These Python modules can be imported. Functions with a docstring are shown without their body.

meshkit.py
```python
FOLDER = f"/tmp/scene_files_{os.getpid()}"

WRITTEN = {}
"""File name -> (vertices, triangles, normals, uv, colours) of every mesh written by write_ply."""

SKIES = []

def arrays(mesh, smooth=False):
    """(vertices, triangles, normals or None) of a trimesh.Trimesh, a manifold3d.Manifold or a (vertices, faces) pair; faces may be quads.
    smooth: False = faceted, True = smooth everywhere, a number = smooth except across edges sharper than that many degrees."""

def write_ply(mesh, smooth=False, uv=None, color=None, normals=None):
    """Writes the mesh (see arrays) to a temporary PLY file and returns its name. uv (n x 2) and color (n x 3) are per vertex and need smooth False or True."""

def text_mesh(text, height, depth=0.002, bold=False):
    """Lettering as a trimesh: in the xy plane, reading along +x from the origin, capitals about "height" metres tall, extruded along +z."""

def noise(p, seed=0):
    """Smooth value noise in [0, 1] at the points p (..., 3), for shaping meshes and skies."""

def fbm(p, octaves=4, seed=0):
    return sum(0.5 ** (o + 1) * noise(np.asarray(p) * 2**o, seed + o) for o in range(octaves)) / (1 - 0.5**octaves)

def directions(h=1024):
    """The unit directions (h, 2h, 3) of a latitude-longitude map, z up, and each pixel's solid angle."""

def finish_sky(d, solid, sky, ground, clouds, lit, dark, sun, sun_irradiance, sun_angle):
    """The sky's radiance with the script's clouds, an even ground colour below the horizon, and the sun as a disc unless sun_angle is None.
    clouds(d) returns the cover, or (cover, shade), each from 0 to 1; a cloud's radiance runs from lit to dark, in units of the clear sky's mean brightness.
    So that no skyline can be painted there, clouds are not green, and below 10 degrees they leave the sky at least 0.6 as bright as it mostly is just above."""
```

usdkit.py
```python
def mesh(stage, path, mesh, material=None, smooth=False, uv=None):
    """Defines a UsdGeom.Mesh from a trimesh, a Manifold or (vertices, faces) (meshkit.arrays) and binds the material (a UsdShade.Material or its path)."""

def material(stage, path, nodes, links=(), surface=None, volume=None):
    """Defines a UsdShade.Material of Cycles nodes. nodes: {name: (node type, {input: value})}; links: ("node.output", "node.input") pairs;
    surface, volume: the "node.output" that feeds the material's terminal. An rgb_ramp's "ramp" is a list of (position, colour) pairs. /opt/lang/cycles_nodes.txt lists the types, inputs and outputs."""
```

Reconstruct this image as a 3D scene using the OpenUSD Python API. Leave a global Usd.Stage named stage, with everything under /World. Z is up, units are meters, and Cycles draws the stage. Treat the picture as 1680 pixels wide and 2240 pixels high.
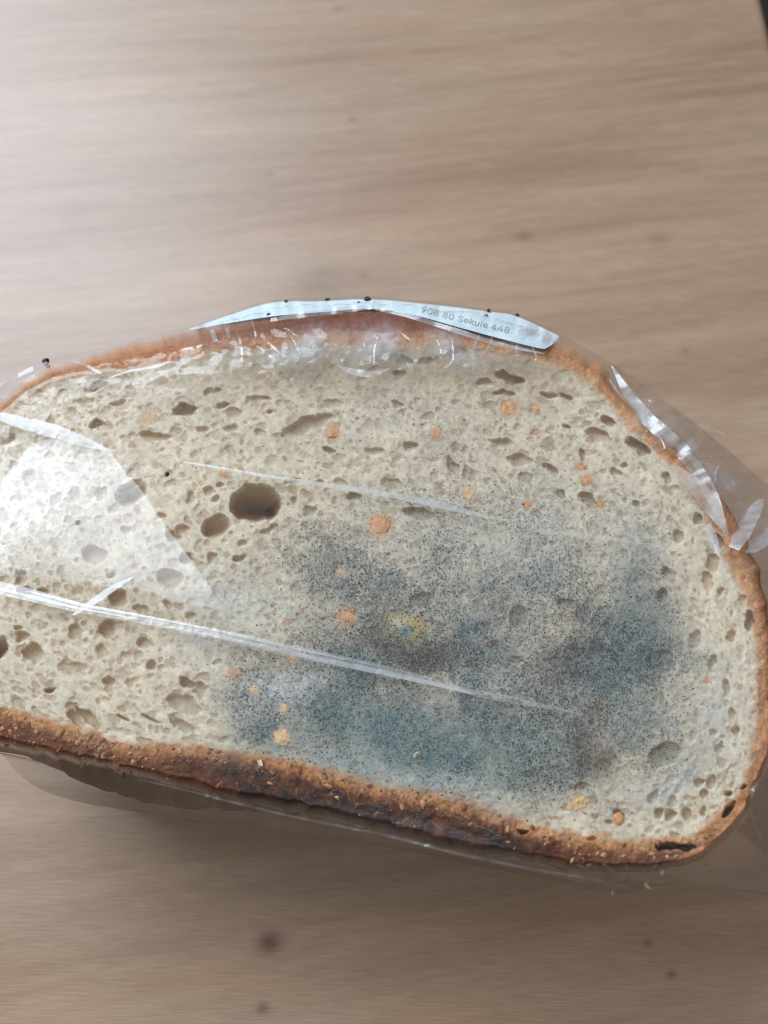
import math, numpy as np, trimesh, usdkit, meshkit, shapely
from shapely.geometry import Polygon
from scipy.spatial import cKDTree
from pxr import Usd, UsdGeom, UsdLux, UsdShade, Gf, Sdf, Vt

stage = Usd.Stage.CreateInMemory()
UsdGeom.SetStageUpAxis(stage, UsdGeom.Tokens.z)
UsdGeom.SetStageMetersPerUnit(stage, 1.0)
UsdGeom.Xform.Define(stage, '/World')
UsdGeom.Scope.Define(stage, '/World/Looks')
rng = np.random.default_rng(7)

# ------------------------------------------------------------------ camera
H = 0.068            # height of the cut face above the table
T = math.radians(22) # camera leans back from straight down
D = 0.19             # camera to the middle of the cut face
W = 0.170            # width seen at that distance
EYE = np.array([0.0, -D * math.sin(T), H + D * math.cos(T)])
RIGHT = np.array([1.0, 0, 0]); UP = np.array([0, math.cos(T), math.sin(T)]); FWD = np.array([0, math.sin(T), -math.cos(T)])
FPX = 1680 * D / W
cam = UsdGeom.Camera.Define(stage, '/World/Camera')
m = Gf.Matrix4d(1)
for r, v in enumerate((RIGHT, UP, -FWD, EYE)):
    m.SetRow(r, Gf.Vec4d(*map(float, v), 1.0 if r == 3 else 0.0))
cam.AddTransformOp().Set(m)
FL = 24.0
cam.CreateFocalLengthAttr(FL); cam.CreateHorizontalApertureAttr(FL * W / D); cam.CreateVerticalApertureAttr(FL * W / D * 4 / 3)
cam.CreateFStopAttr(FL / 2.3)          # a phone's lens opening, about 2.3 mm
cam.CreateFocusDistanceAttr(D)
cam.CreateClippingRangeAttr(Gf.Vec2f(0.01, 100))
cam.CreateExposureAttr(0.34)

# ------------------------------------------------------------------ light: a window beyond the table, an added fill lamp for unseen ceiling bounce
def rect_light(name, pos, target, w, h, intensity, color):
    l = UsdLux.RectLight.Define(stage, '/World/' + name)
    l.CreateWidthAttr(w); l.CreateHeightAttr(h); l.CreateIntensityAttr(intensity); l.CreateColorAttr(Gf.Vec3f(*color))
    pos, target = np.array(pos, float), np.array(target, float)
    z = pos - target; z /= np.linalg.norm(z)
    x = np.cross([0, 0, 1.0], z) if abs(z[2]) < 0.99 else np.array([1.0, 0, 0]); x /= np.linalg.norm(x)
    y = np.cross(z, x)
    mm = Gf.Matrix4d(1)
    for r, v in enumerate((x, y, z, pos)):
        mm.SetRow(r, Gf.Vec4d(*map(float, v), 1.0 if r == 3 else 0.0))
    l.AddTransformOp().Set(mm)
WIN = np.array([-1.0, 1.12, 1.36])
rect_light('window_light', WIN, (0, 0, 0.05), 1.45, 1.30, 6.0, (0.86, 0.98, 1.12))
rect_light('ceiling_fill', (0, -0.3, 2.5), (0, -0.3, 0), 5.0, 5.0, 0.45, (1.05, 0.97, 0.90))  # added fill lamp, standing in for light off the ceiling
WIND = (WIN - np.array([0, 0, H])); WIND /= np.linalg.norm(WIND)

# ------------------------------------------------------------------ helpers
def un(px, py, z):
    """The point at height z that photograph point (px, py) shows."""
    px, py, z = np.broadcast_arrays(np.asarray(px, float), np.asarray(py, float), np.asarray(z, float))
    d = FWD + RIGHT * ((px - 840) / FPX)[..., None] + UP * ((1120 - py) / FPX)[..., None]
    return EYE + d * ((z - EYE[2]) / d[..., 2])[..., None]

TREES = {}
def dist_line(X, Y, pts, closed=True):
    """distance to a polyline and the nearest point on it"""
    if id(pts) not in TREES:
        p = np.asarray(pts, float); p = np.vstack([p, p[:1]]) if closed else p
        d = np.concatenate([[0], np.cumsum(np.hypot(*np.diff(p, axis=0).T))]); u = np.arange(0, d[-1], 0.5)
        c = np.stack([np.interp(u, d, p[:, 0]), np.interp(u, d, p[:, 1])], -1)
        TREES[id(pts)] = c, cKDTree(c), pts
    c, tree, _ = TREES[id(pts)]
    best, k = tree.query(np.stack([X, Y], -1), workers=-1)
    return best, c[k][..., 0], c[k][..., 1]

def smoothline(pts, n=4, closed=True):
    """Catmull-Rom through the points"""
    p = np.asarray(pts, float)
    g = (lambda i: p[i % len(p)]) if closed else (lambda i: p[min(max(i, 0), len(p) - 1)])
    out = []
    for i in range(len(p) if closed else len(p) - 1):
        a, b, c, d = g(i - 1), g(i), g(i + 1), g(i + 2)
        for k in range(n):
            t = k / n
            out.append(0.5 * (2 * b + (c - a) * t + (2 * a - 5 * b + 4 * c - d) * t * t + (3 * b - a - 3 * c + d) * t ** 3))
    if not closed: out.append(p[-1])
    return np.array(out)

def ss(x, a, b):
    t = np.clip((x - a) / (b - a), 0, 1); return t * t * (3 - 2 * t)

def fbm2(X, Y, scale, oct=4, seed=0):
    return meshkit.fbm(np.stack([X / scale, Y / scale, np.full(X.shape, seed * 3.7 + 0.5)], -1), oct, seed)

def vnorm(v, f):
    n = np.zeros_like(v); c = np.cross(v[f[:, 1]] - v[f[:, 0]], v[f[:, 2]] - v[f[:, 0]])
    for k in range(3): np.add.at(n, f[:, k], c)
    return n / np.maximum(np.linalg.norm(n, axis=1, keepdims=True), 1e-20)

def put(path, v, f, mat, color=None, smooth=True):
    v = np.asarray(v, float); f = np.asarray(f, int)
    me = UsdGeom.Mesh.Define(stage, path)
    me.CreatePointsAttr(Vt.Vec3fArray.FromNumpy(v.astype(np.float32)))
    me.CreateFaceVertexCountsAttr(Vt.IntArray.FromNumpy(np.full(len(f), f.shape[1], np.int32)))
    me.CreateFaceVertexIndicesAttr(Vt.IntArray.FromNumpy(f.astype(np.int32).ravel()))
    me.CreateSubdivisionSchemeAttr('none')
    if smooth:
        me.CreateNormalsAttr(Vt.Vec3fArray.FromNumpy(vnorm(v, f).astype(np.float32))); me.SetNormalsInterpolation('vertex')
    if color is not None:
        UsdGeom.PrimvarsAPI(me).CreatePrimvar('tint', Sdf.ValueTypeNames.Color3fArray, 'vertex').Set(Vt.Vec3fArray.FromNumpy(np.asarray(color, np.float32)))
    UsdShade.MaterialBindingAPI.Apply(me.GetPrim()).Bind(mat)
    return me.GetPrim()

def thing(name, label=None, cat=None, group=None, kind=None, prim=None):
    p = prim or UsdGeom.Xform.Define(stage, '/World/' + name).GetPrim()
    for k, v in (('label', label), ('category', cat), ('group', group), ('kind', kind)):
        if v: p.SetCustomDataByKey(k, v)
    return p

def compact(v, f, *more):
    used = np.unique(f); idx = np.full(len(v), -1); idx[used] = np.arange(len(used))
    return (v[used], idx[f]) + tuple(x[used] for x in more)

def grid_tris(ny, nx, cellmask):
    i, j = np.nonzero(cellmask); a = i * nx + j
    q = np.stack([a, a + nx, a + nx + 1, a + 1], 1)    # py grows downward: this order faces up
    return np.vstack([q[:, [0, 1, 2]], q[:, [0, 2, 3]]])

# ------------------------------------------------------------------ materials
def mat(name, nodes, links, surface, **k):
    return usdkit.material(stage, '/World/Looks/' + name, nodes, links, surface=surface, **k)

M_crumb = mat('crumb_material', {
    'a': ('attribute', {'attribute': 'tint'}), 'tc': ('geometry', {}),
    'n': ('noise_texture', {'scale': 1900, 'detail': 3, 'roughness': 0.65}),
    'r': ('rgb_ramp', {'ramp': [(0.25, (0.84, 0.83, 0.80)), (0.75, (1.12, 1.12, 1.12))]}),
    'mx': ('mix_color', {'blend_type': 'multiply', 'fac': 1.0, 'use_clamp': False}),
    'b': ('bump', {'strength': 0.2, 'distance': 0.0004}),
    'p': ('principled_bsdf', {'roughness': 0.72, 'specular_ior_level': 0.25, 'subsurface_weight': 0.3, 'subsurface_scale': 0.0008, 'subsurface_radius': (1, 0.6, 0.35)})},
    [('tc.position', 'n.vector'), ('n.fac', 'r.fac'), ('a.color', 'mx.a'), ('r.color', 'mx.b'), ('mx.result', 'p.base_color'), ('n.fac', 'b.height'), ('b.normal', 'p.normal')], 'p.BSDF')
M_crust = mat('crust_material', {
    'a': ('attribute', {'attribute': 'tint'}), 'tc': ('geometry', {}),
    'n': ('noise_texture', {'scale': 1300, 'detail': 4, 'roughness': 0.7}),
    'r': ('rgb_ramp', {'ramp': [(0.25, (0.62, 0.58, 0.52)), (0.75, (1.25, 1.25, 1.25))]}),
    'mx': ('mix_color', {'blend_type': 'multiply', 'fac': 1.0, 'use_clamp': False}),
    'b': ('bump', {'strength': 0.8, 'distance': 0.0006}),
    'p': ('principled_bsdf', {'roughness': 0.6, 'specular_ior_level': 0.25})},
    [('tc.position', 'n.vector'), ('n.fac', 'r.fac'), ('a.color', 'mx.a'), ('r.color', 'mx.b'), ('mx.result', 'p.base_color'), ('n.fac', 'b.height'), ('b.normal', 'p.normal')], 'p.BSDF')

def film_material(name, rough, gain, bump=0.0, painted_haze=None):
    """Clear film: see-through, mirroring more at glancing angles. fog: how much of it is white, painted in for reflected window light; None: the mesh's own amount."""
    nodes = {'t': ('transparent_bsdf', {'color': (0.97, 0.97, 0.975)}), 'g': ('glossy_bsdf', {'roughness': rough, 'color': (1, 1, 1)}),
             'f': ('layer_weight', {'blend': 0.5}), 'pw': ('math', {'math_type': 'power', 'value2': 5.0}), 'mu': ('math', {'math_type': 'multiply_add', 'value2': 0.9, 'value3': 0.042 * gain, 'use_clamp': True}),
             'mx': ('mix_closure', {}), 'd': ('diffuse_bsdf', {'color': (0.78, 0.83, 0.87)}), 'tl': ('translucent_bsdf', {'color': (0.78, 0.83, 0.87)}), 'dm': ('mix_closure', {'fac': 0.35}),  # bluish white carries the tone of the reflected sky
             'tc': ('geometry', {}), 'n2': ('noise_texture', {'scale': 260, 'detail': 4, 'roughness': 0.65, 'distortion': 0.6}), 'r2': ('map_range', {'from_min': 0.3, 'from_max': 0.7, 'to_min': 0.35, 'to_max': 1.45, 'clamp': True}),
             'fm': ('math', {'math_type': 'multiply', 'value2': painted_haze or 0.0, 'use_clamp': True}), 'out': ('mix_closure', {})}
    links = [('f.facing', 'pw.value1'), ('pw.value', 'mu.value1'), ('mu.value', 'mx.fac'), ('t.BSDF', 'mx.closure1'), ('g.BSDF', 'mx.closure2'), ('d.BSDF', 'dm.closure1'), ('tl.BSDF', 'dm.closure2'),
             ('tc.position', 'n2.vector'), ('n2.fac', 'r2.value'), ('r2.result', 'fm.value1'), ('fm.value', 'out.fac'), ('mx.closure', 'out.closure1'), ('dm.closure', 'out.closure2')]
    if painted_haze is None:
        nodes |= {'a': ('attribute', {'attribute': 'tint'}), 'bw': ('rgb_to_bw', {})}
        links += [('a.color', 'bw.color'), ('bw.val', 'fm.value2')]
    if bump:
        nodes |= {'n': ('noise_texture', {'scale': 420, 'detail': 2, 'distortion': 0.8}), 'b': ('bump', {'strength': bump, 'distance': 0.0006})}
        links += [('tc.position', 'n.vector'), ('n.fac', 'b.height'), ('b.normal', 'g.normal')]
    return mat(name, nodes, links, 'out.closure')
M_film = film_material('film_material', 0.10, 0.85, bump=0.10)
M_side = film_material('film_side_material', 0.12, 1.0, bump=0.10, painted_haze=0.015)
M_fold = film_material('fold_material', 0.18, 2.0, bump=0.18, painted_haze=0.42)  # strong white paints the window streaks onto the folds
M_base = film_material('pleat_material', 0.2, 1.6, bump=0.18, painted_haze=0.22)
M_thin = film_material('thin_fold_material', 0.16, 1.6, bump=0.18, painted_haze=0.20)
M_veil = film_material('veil_material', 0.24, 0.95, bump=0.14, painted_haze=0.045)

def plain(name, col, rough=0.6, spec=0.3, var=0.25, scale=900, bump=0.3):
    lo = tuple(c * (1 - var) for c in col); hi = tuple(min(1, c * (1 + var)) for c in col)
    return mat(name, {'tc': ('geometry', {}), 'n': ('noise_texture', {'scale': scale, 'detail': 3}), 'r': ('rgb_ramp', {'ramp': [(0.3, lo), (0.7, hi)]}),
        'b': ('bump', {'strength': bump, 'distance': 0.0004}), 'p': ('principled_bsdf', {'roughness': rough, 'specular_ior_level': spec})},
        [('tc.position', 'n.vector'), ('n.fac', 'r.fac'), ('r.color', 'p.base_color'), ('n.fac', 'b.height'), ('b.normal', 'p.normal')], 'p.BSDF')
M_label = plain('label_material', (0.68, 0.82, 0.87), 0.45, 0.4, 0.03, 300, 0.05)
M_ink = plain('ink_material', (0.33, 0.40, 0.42), 0.6, 0.2, 0.2)
M_fleck = [plain('fleck_material', (0.66, 0.36, 0.17), 0.7, 0.2, 0.3), plain('pale_fleck_material', (0.68, 0.47, 0.26), 0.7, 0.2, 0.25)]
M_chip = plain('chip_material', (0.52, 0.27, 0.13), 0.5, 0.4, 0.5)
M_white = plain('white_crumb_material', (0.74, 0.68, 0.52), 0.6, 0.3, 0.1)
M_dark = plain('dark_crumb_material', (0.055, 0.035, 0.02), 0.6, 0.3, 0.5)
M_spore = plain('spore_material', (0.045, 0.062, 0.062), 0.8, 0.15, 0.4, 3000)
M_hair = plain('mould_hair_material', (0.60, 0.64, 0.63), 0.8, 0.2, 0.1)

# ------------------------------------------------------------------ the table
tx_edge = un(1675, 15, 0.0)[0]
def build_table():
    xs = np.unique(np.concatenate([np.linspace(-1.1, -0.16, 30), np.arange(-0.16, tx_edge - 0.004, 0.0008), tx_edge - 0.004 + 0.004 * np.sin(np.linspace(0, math.pi / 2, 7))]))
    ys = np.unique(np.concatenate([np.linspace(-0.7, -0.17, 20), np.arange(-0.17, 0.30, 0.0008), np.linspace(0.3, 0.6, 16)]))
    X, Y = np.meshgrid(xs, ys)
    e = np.clip(X - (tx_edge - 0.004), 0, 0.004)
    Z = -(0.004 - np.sqrt(np.maximum(0.004 ** 2 - e ** 2, 0)))
    # figure: long streaks that run left to right, rising a little, bent round the knots
    ang = math.radians(7)
    u = X * math.cos(ang) + Y * math.sin(ang); v = -X * math.sin(ang) + Y * math.cos(ang)
    knots = [(590, 2062, 20, 1.0), (575, 2205, 9, 0.7), (1418, 2062, 7, 0.7), (1468, 2132, 7, 0.8), (770, 262, 8, 0.5), (590, 380, 10, 0.35), (1145, 517, 14, 0.35), 
             (795, 605, 14, 0.4), (1500, 768, 7, 0.35), (740, 20, 9, 0.4), (1440, 520, 22, 0.25), (700, 618, 60, 0.3), (170, 470, 40, 0.15)]
    spot = np.zeros_like(X); bend = np.zeros_like(X)
    for kx, ky, r, s in knots:
        c = un(kx, ky, 0.0); rr = r * 0.00014
        dx, dy = X - c[0], Y - c[1]
        d2 = (dx / 1.25) ** 2 + dy ** 2
        spot = np.maximum(spot, s * np.exp(-d2 / (rr * rr)))
        if r > 9: bend += s * 0.004 * np.exp(-np.sqrt(d2) / (rr * 3.5)) * np.sign(dy) * (1 - np.exp(-np.abs(dy) / rr))
    v2 = v - bend + 0.010 * (meshkit.fbm(np.stack([u * 5, v * 9, u * 0 + 2], -1), 3, 4) - 0.5)
    g1 = meshkit.fbm(np.stack([u * 11, v2 * 190, u * 0], -1), 4, 1)
    g2 = meshkit.fbm(np.stack([u * 70, v2 * 560, u * 0 + 5], -1), 3, 2)
    broad = meshkit.fbm(np.stack([u * 6, v2 * 32, u * 0 + 9], -1), 3, 3)
    t = np.clip(0.5 + 0.9 * (g1 - 0.5) + 0.5 * (g2 - 0.5) + 0.9 * (broad - 0.5), 0, 1)[..., None]
    red = np.clip(0.5 + 2.0 * (meshkit.fbm(np.stack([u * 12, v2 * 55, u * 0 + 4], -1), 3, 8) - 0.5), 0, 1)[..., None]
    col = (1 - t) * np.array([0.325, 0.222, 0.150]) + t * np.array([0.475, 0.350, 0.250])
    col = col * (1 - red * 0.10 * np.array([0.1, 0.8, 1.3]))
    col = col * (1 - 0.8 * spot[..., None] * np.array([0.9, 1.0, 1.05]))
    cells = np.ones((len(ys) - 1, len(xs) - 1), bool)
    i, j = np.nonzero(cells); a = i * len(xs) + j
    q = np.stack([a, a + 1, a + len(xs) + 1, a + len(xs)], 1)
    v = np.stack([X, Y, Z], -1).reshape(-1, 3); f = np.vstack([q[:, [0, 1, 2]], q[:, [0, 2, 3]]]); col = col.reshape(-1, 3)
    # the board's sides and underside
    n0 = len(v); ring = [r for r in np.concatenate([np.arange(len(xs)), np.arange(1, len(ys)) * len(xs) + len(xs) - 1, (len(ys) - 1) * len(xs) + np.arange(len(xs) - 2, -1, -1), np.arange(len(ys) - 2, 0, -1) * len(xs)])]
    low = v[ring].copy(); low[:, 2] = -0.028
    v = np.vstack([v, low]); col = np.vstack([col, col[ring]]); n = len(ring)
    k = np.arange(n); k2 = (k + 1) % n; ring = np.array(ring)
    f = np.vstack([f, np.stack([ring[k], n0 + k, n0 + k2], 1), np.stack([ring[k], n0 + k2, ring[k2]], 1)])
    M = mat('wood_material', {'a': ('attribute', {'attribute': 'tint'}), 'tc': ('geometry', {}), 'mp': ('mapping', {'rotation': (0, 0, -ang), 'scale': (120, 2600, 300)}),
        'n': ('noise_texture', {'scale': 1, 'detail': 3, 'roughness': 0.6}), 'r': ('rgb_ramp', {'ramp': [(0.3, (0.84, 0.82, 0.80)), (0.7, (1.12, 1.12, 1.12))]}),
        'mx': ('mix_color', {'blend_type': 'multiply', 'fac': 1.0, 'use_clamp': False}), 'b': ('bump', {'strength': 0.15, 'distance': 0.0003}),
        'p': ('principled_bsdf', {'roughness': 0.40, 'specular_ior_level': 0.8})},
        [('tc.position', 'mp.vector'), ('mp.vector', 'n.vector'), ('n.fac', 'r.fac'), ('a.color', 'mx.a'), ('r.color', 'mx.b'), ('mx.result', 'p.base_color'), ('n.fac', 'b.height'), ('b.normal', 'p.normal')], 'p.BSDF')
    p = put('/World/table_top', v, f, M, col)
    thing(None, 'smooth brown wooden table top with fine grain and small knots under the bread', 'table', kind='structure', prim=p)
build_table()
fl = trimesh.creation.box([6, 6, 0.02]); fl.apply_translation([0, 0, -0.74])
thing(None, 'dark floor below the edge of the table', 'floor', kind='structure', prim=put('/World/floor', fl.vertices, fl.faces, plain('floor_material', (0.05, 0.04, 0.035), 0.5, 0.3, 0.3, 8), smooth=False))

# ------------------------------------------------------------------ outlines, in points of the photograph
INNER = smoothline([(-70, 960), (0, 915), (45, 868), (110, 832), (200, 812), (300, 805), (400, 784), (520, 760), (650, 752), (800, 750), (950, 752), (1080, 768), (1190, 788), (1270, 818), (1330, 872), (1400, 950), (1470, 1020), (1530, 1105), (1585, 1190),
    (1625, 1280), (1652, 1380), (1658, 1500), (1655, 1600), (1640, 1680), (1612, 1745), (1565, 1792), (1510, 1830), (1440, 1840), (1371, 1840), (1260, 1826), (1144, 1800), (1042, 1764), (967, 1742), (840, 1722), (720, 1690), (607, 1660), (506, 1650), (430, 1632), (283, 1628), (202, 1605),
    (101, 1578), (0, 1548), (-70, 1520), (-120, 1400), (-125, 1150)])
OUTER = smoothline([(-80, 930), (-30, 900), (10, 868), (60, 830), (110, 800), (160, 788), (215, 768), (300, 748), (400, 728), (500, 702), (600, 676), (700, 668), (810, 663), (950, 676), (1080, 695), (1190, 736), (1260, 770), (1325, 806), (1350, 850), (1410, 905), (1480, 975), (1545, 1050), (1600, 1120), (1640, 1200),
    (1668, 1280), (1690, 1400), (1698, 1500), (1695, 1600), (1682, 1668), (1650, 1732), (1630, 1782), (1590, 1824), (1558, 1862), (1510, 1888), (1440, 1902), (1340, 1910), (1270, 1905), (1194, 1892), (1100, 1876), (1000, 1862), (920, 1842), (840, 1822), (700, 1790), (600, 1770), (506, 1752), (405, 1726), (300, 1694), (200, 1672), (100, 1652),
    (0, 1630), (-80, 1600), (-150, 1450), (-160, 1150)])
FILM = smoothline([(-140, 900), (-60, 868), (0, 836), (60, 808), (105, 787), (145, 778), (215, 762), (300, 741), (410, 715), (500, 685), (590, 656), (700, 653), (810, 648), (950, 661), (1070, 676), (1130, 687), (1228, 733), (1337, 793), (1440, 866), (1560, 958), (1680, 1060), (1800, 1160),
    (1850, 1400), (1850, 1700), (1830, 1960), (1680, 1966), (1580, 1950), (1480, 1930), (1400, 1948), (1372, 1953), (1320, 1956), (1200, 1926), (1000, 1884), (840, 1852), (658, 1832), (532, 1808), (385, 1788), (200, 1760), (100, 1732), (40, 1692), (0, 1648), (-90, 1615), (-190, 1450), (-200, 1150)], 3)
def rough(p, amp, sc, seed):
    q = np.asarray(p); s = np.concatenate([[0], np.cumsum(np.hypot(*np.diff(q, axis=0).T))]); u = np.arange(0, s[-1], 5.0)
    q = np.stack([np.interp(u, s, q[:, 0]), np.interp(u, s, q[:, 1])], -1)
    return q + amp * np.stack([fbm2(q[:, 0], q[:, 1], sc, 3, seed) - 0.5, fbm2(q[:, 0], q[:, 1], sc, 3, seed + 1) - 0.5], -1)
OUTER = rough(OUTER, 16, 24, 401)
P_in, P_out, P_film = Polygon(INNER).buffer(0), Polygon(OUTER).buffer(0), Polygon(FILM).buffer(0)
# drop of the crust edge below the face, mm
def edge_drop(X, Y):
    south = ss(Y, 1350, 1650); north = 1 - ss(Y, 850, 1250); right = ss(X, 1250, 1500)
    return 8.0 + 5.0 * north * (1 - right) + 1.5 * south - 4.8 * right * (1 - south)

def edge_prof(X, Y, t):
    t0 = 0.35 + 0.35 * ss(Y, 1480, 1600)
    return 0.05 * np.minimum(t, t0) + 0.98 * (1 - np.sqrt(np.maximum(1 - (np.maximum(t - t0, 0) / (1.01 - t0)) ** 2, 0)))

# ------------------------------------------------------------------ holes of the crumb: x, y, half length, half width, tilt, depth in mm
HOLES = [(592,1108,22,32,10,10.8),(557,1100,54,43,-5,10.5),(473,1152,34,24,-30,4.5),(407,898,29,15,-8,4),(673,930,62,19,-20,2.4),(288,1078,38,25,-32,5),(339,957,40,9,8,1.8),(212,929,19,10,15,3),(258,881,18,7,-4,1.4),(212,846,32,9,-12,2.2),(185,876,26,8,-3,1),(466,858,20,10,-5,1.4),
(511,904,19,13,0,1.3),(486,887,14,7,0,1.8),(567,873,30,7,-3,1.2),(724,881,30,10,8,1),(592,902,8,5,0,1.5),(506,937,15,9,0,1.2),(570,946,10,7,0,1.2),(443,939,13,7,0,1.3),(400,1162,15,12,0,1.6),(676,1119,14,12,0,1.5),(640,1093,9,8,0,1.3),(721,985,14,6,20,2),(820,987,20,10,5,1.2),
(66,1045,18,18,0,1.5),(167,1081,14,14,0,1.6),(223,1078,15,14,0,1.5),(278,1157,14,8,-10,1.2),(377,1172,19,10,15,2.2),(775,1088,20,10,5,2),(602,1157,12,10,0,1.2),(579,1162,15,8,-10,1.2),(18,964,20,9,-30,2.5),(30,1020,14,9,-20,1.5),(150,1140,12,10,0,1),
(1116,828,36,13,20,3.2),(896,977,18,12,-10,2),(1096,967,28,12,8,1.8),(1139,1008,28,13,10,1.8),(1331,921,17,10,35,2.6),(1308,954,29,11,25,2),(1394,980,32,12,30,3.5),(1204,1025,17,8,25,2.2),(1240,934,10,5,15,1.5),(1202,866,18,8,5,1.8),(1240,868,17,7,20,2),(992,1020,19,12,40,1.8),
(1288,1091,27,13,38,2.4),(1526,1134,10,11,0,2.2),(1483,1175,11,15,0,1.8),(1572,1182,9,21,-20,2.4),(916,1124,36,13,10,2.2),(1275,995,6,14,0,1.8),(1392,1101,9,8,0,1.5),(1458,1043,8,11,-20,1.5),(1367,1018,8,6,0,1.5),(934,792,20,14,0,1.6),(1002,772,25,12,-10,1.8),(886,792,20,9,0,1.8),
(875,820,14,8,0,1.4),(870,883,14,8,0,1.4),(1063,835,18,8,5,1.6),(1103,861,28,6,5,1.4),(1227,1080,15,9,20,1.5),(1150,1045,16,10,0,1),(1350,1034,16,7,30,1.6),(1030,1038,18,15,0,.9),(372,1266,31,22,25,3),(207,1215,28,22,5,2.2),(258,1309,22,21,20,3.2),(235,1377,21,19,10,2.5),
(73,1430,25,19,10,2.6),(2,1418,16,25,0,5),(48,1392,15,12,20,2.2),(410,1225,19,12,0,2.2),(463,1219,10,12,0,1.6),(522,1221,13,9,0,2),(314,1409,19,12,10,2),(332,1456,13,10,0,2),(240,1489,16,14,20,1.8),(109,1510,13,6,0,2.5),(410,1494,22,11,30,3),(437,1510,17,16,0,2.2),(400,1542,41,19,20,2),
(165,1575,27,12,45,2.2),(195,1573,36,11,38,2.6),(397,1587,34,11,38,2),(329,1572,26,3.5,28,2),(271,1572,18,3.5,28,2),(157,1463,30,17,0,1.2),(165,1382,18,16,0,1.4),(225,1423,16,10,20,1.1),(367,1324,14,9,10,1.3),(418,1344,14,10,0,1.3),(46,1263,12,17,0,1.5),(53,1296,18,12,0,2.8),(94,1292,11,8,0,2),
(309,1334,18,12,0,1.2),(243,1258,9,7,0,2),(284,1493,12,12,0,1.1),(40,1372,10,9,0,1.2),(921,1311,28,18,5,2.2),(1136,1352,21,26,0,2.6),(1055,1375,19,15,0,1.7),(1278,1344,18,22,0,1.8),(1240,1321,20,12,0,1.8),(1450,1301,14,16,0,2),(1561,1233,14,21,-10,2),(1547,1271,11,22,-15,1.6),(1459,1249,10,10,0,2),
(1637,1357,9,23,8,3.5),(1598,1387,9,16,0,2),(1559,1451,10,19,8,1.8),(1590,1504,10,19,-5,1.8),(1521,1400,15,22,15,1.5),(1577,1294,9,11,0,1.5),(1622,1314,9,15,0,1.3),(1263,1481,14,12,0,1.8),(1448,1448,33,25,10,1.6),(1455,1651,40,26,-20,2.2),(1556,1709,15,16,0,1.8),(1528,1711,10,11,0,1.8),(1431,1743,14,12,0,1.6),
(1475,1754,13,15,0,1.3),(1440,1781,12,12,0,2),(1468,1785,11,10,0,2.2),(1502,1782,12,13,0,2),(1539,1775,8,9,0,1.6),(1540,1739,10,12,20,1.6),(1273,1722,19,12,0,1.5),(1260,1758,11,7,0,2),(1356,1779,16,9,25,2.2),(1128,1445,12,9,0,1.5),(1308,1423,20,17,0,1.7),(1083,1413,22,12,-10,1.4),(1296,1836,8,6,0,1.6),
(1330,1800,8,6,0,1.2),(1478,1853,42,9,4,14),(1592,1769,24,8,-57,6),(1144,1820,13,5,12,4),(1592,1735,9,6,-50,2.5),(1627,1720,7,5,-50,2.5),(1600,1560,8,14,0,1.4),(1575,1640,9,12,0,1.6),(1610,1600,7,9,0,2),(1560,1600,10,7,0,1.2),(1455,810,10,6,0,.6),(640,1055,22,8,-8,1),(745,1055,16,8,0,1),
(860,1060,24,13,5,1.3),(700,1060,12,8,0,1),(500,1170,12,10,0,1.2),(530,1185,10,8,0,1.2),(420,1090,10,12,0,1.3),(455,1075,12,14,0,1.3),(480,1065,8,8,0,1.2),(350,1125,12,9,0,1.2),(470,1095,7,8,0,1.6)]

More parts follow.
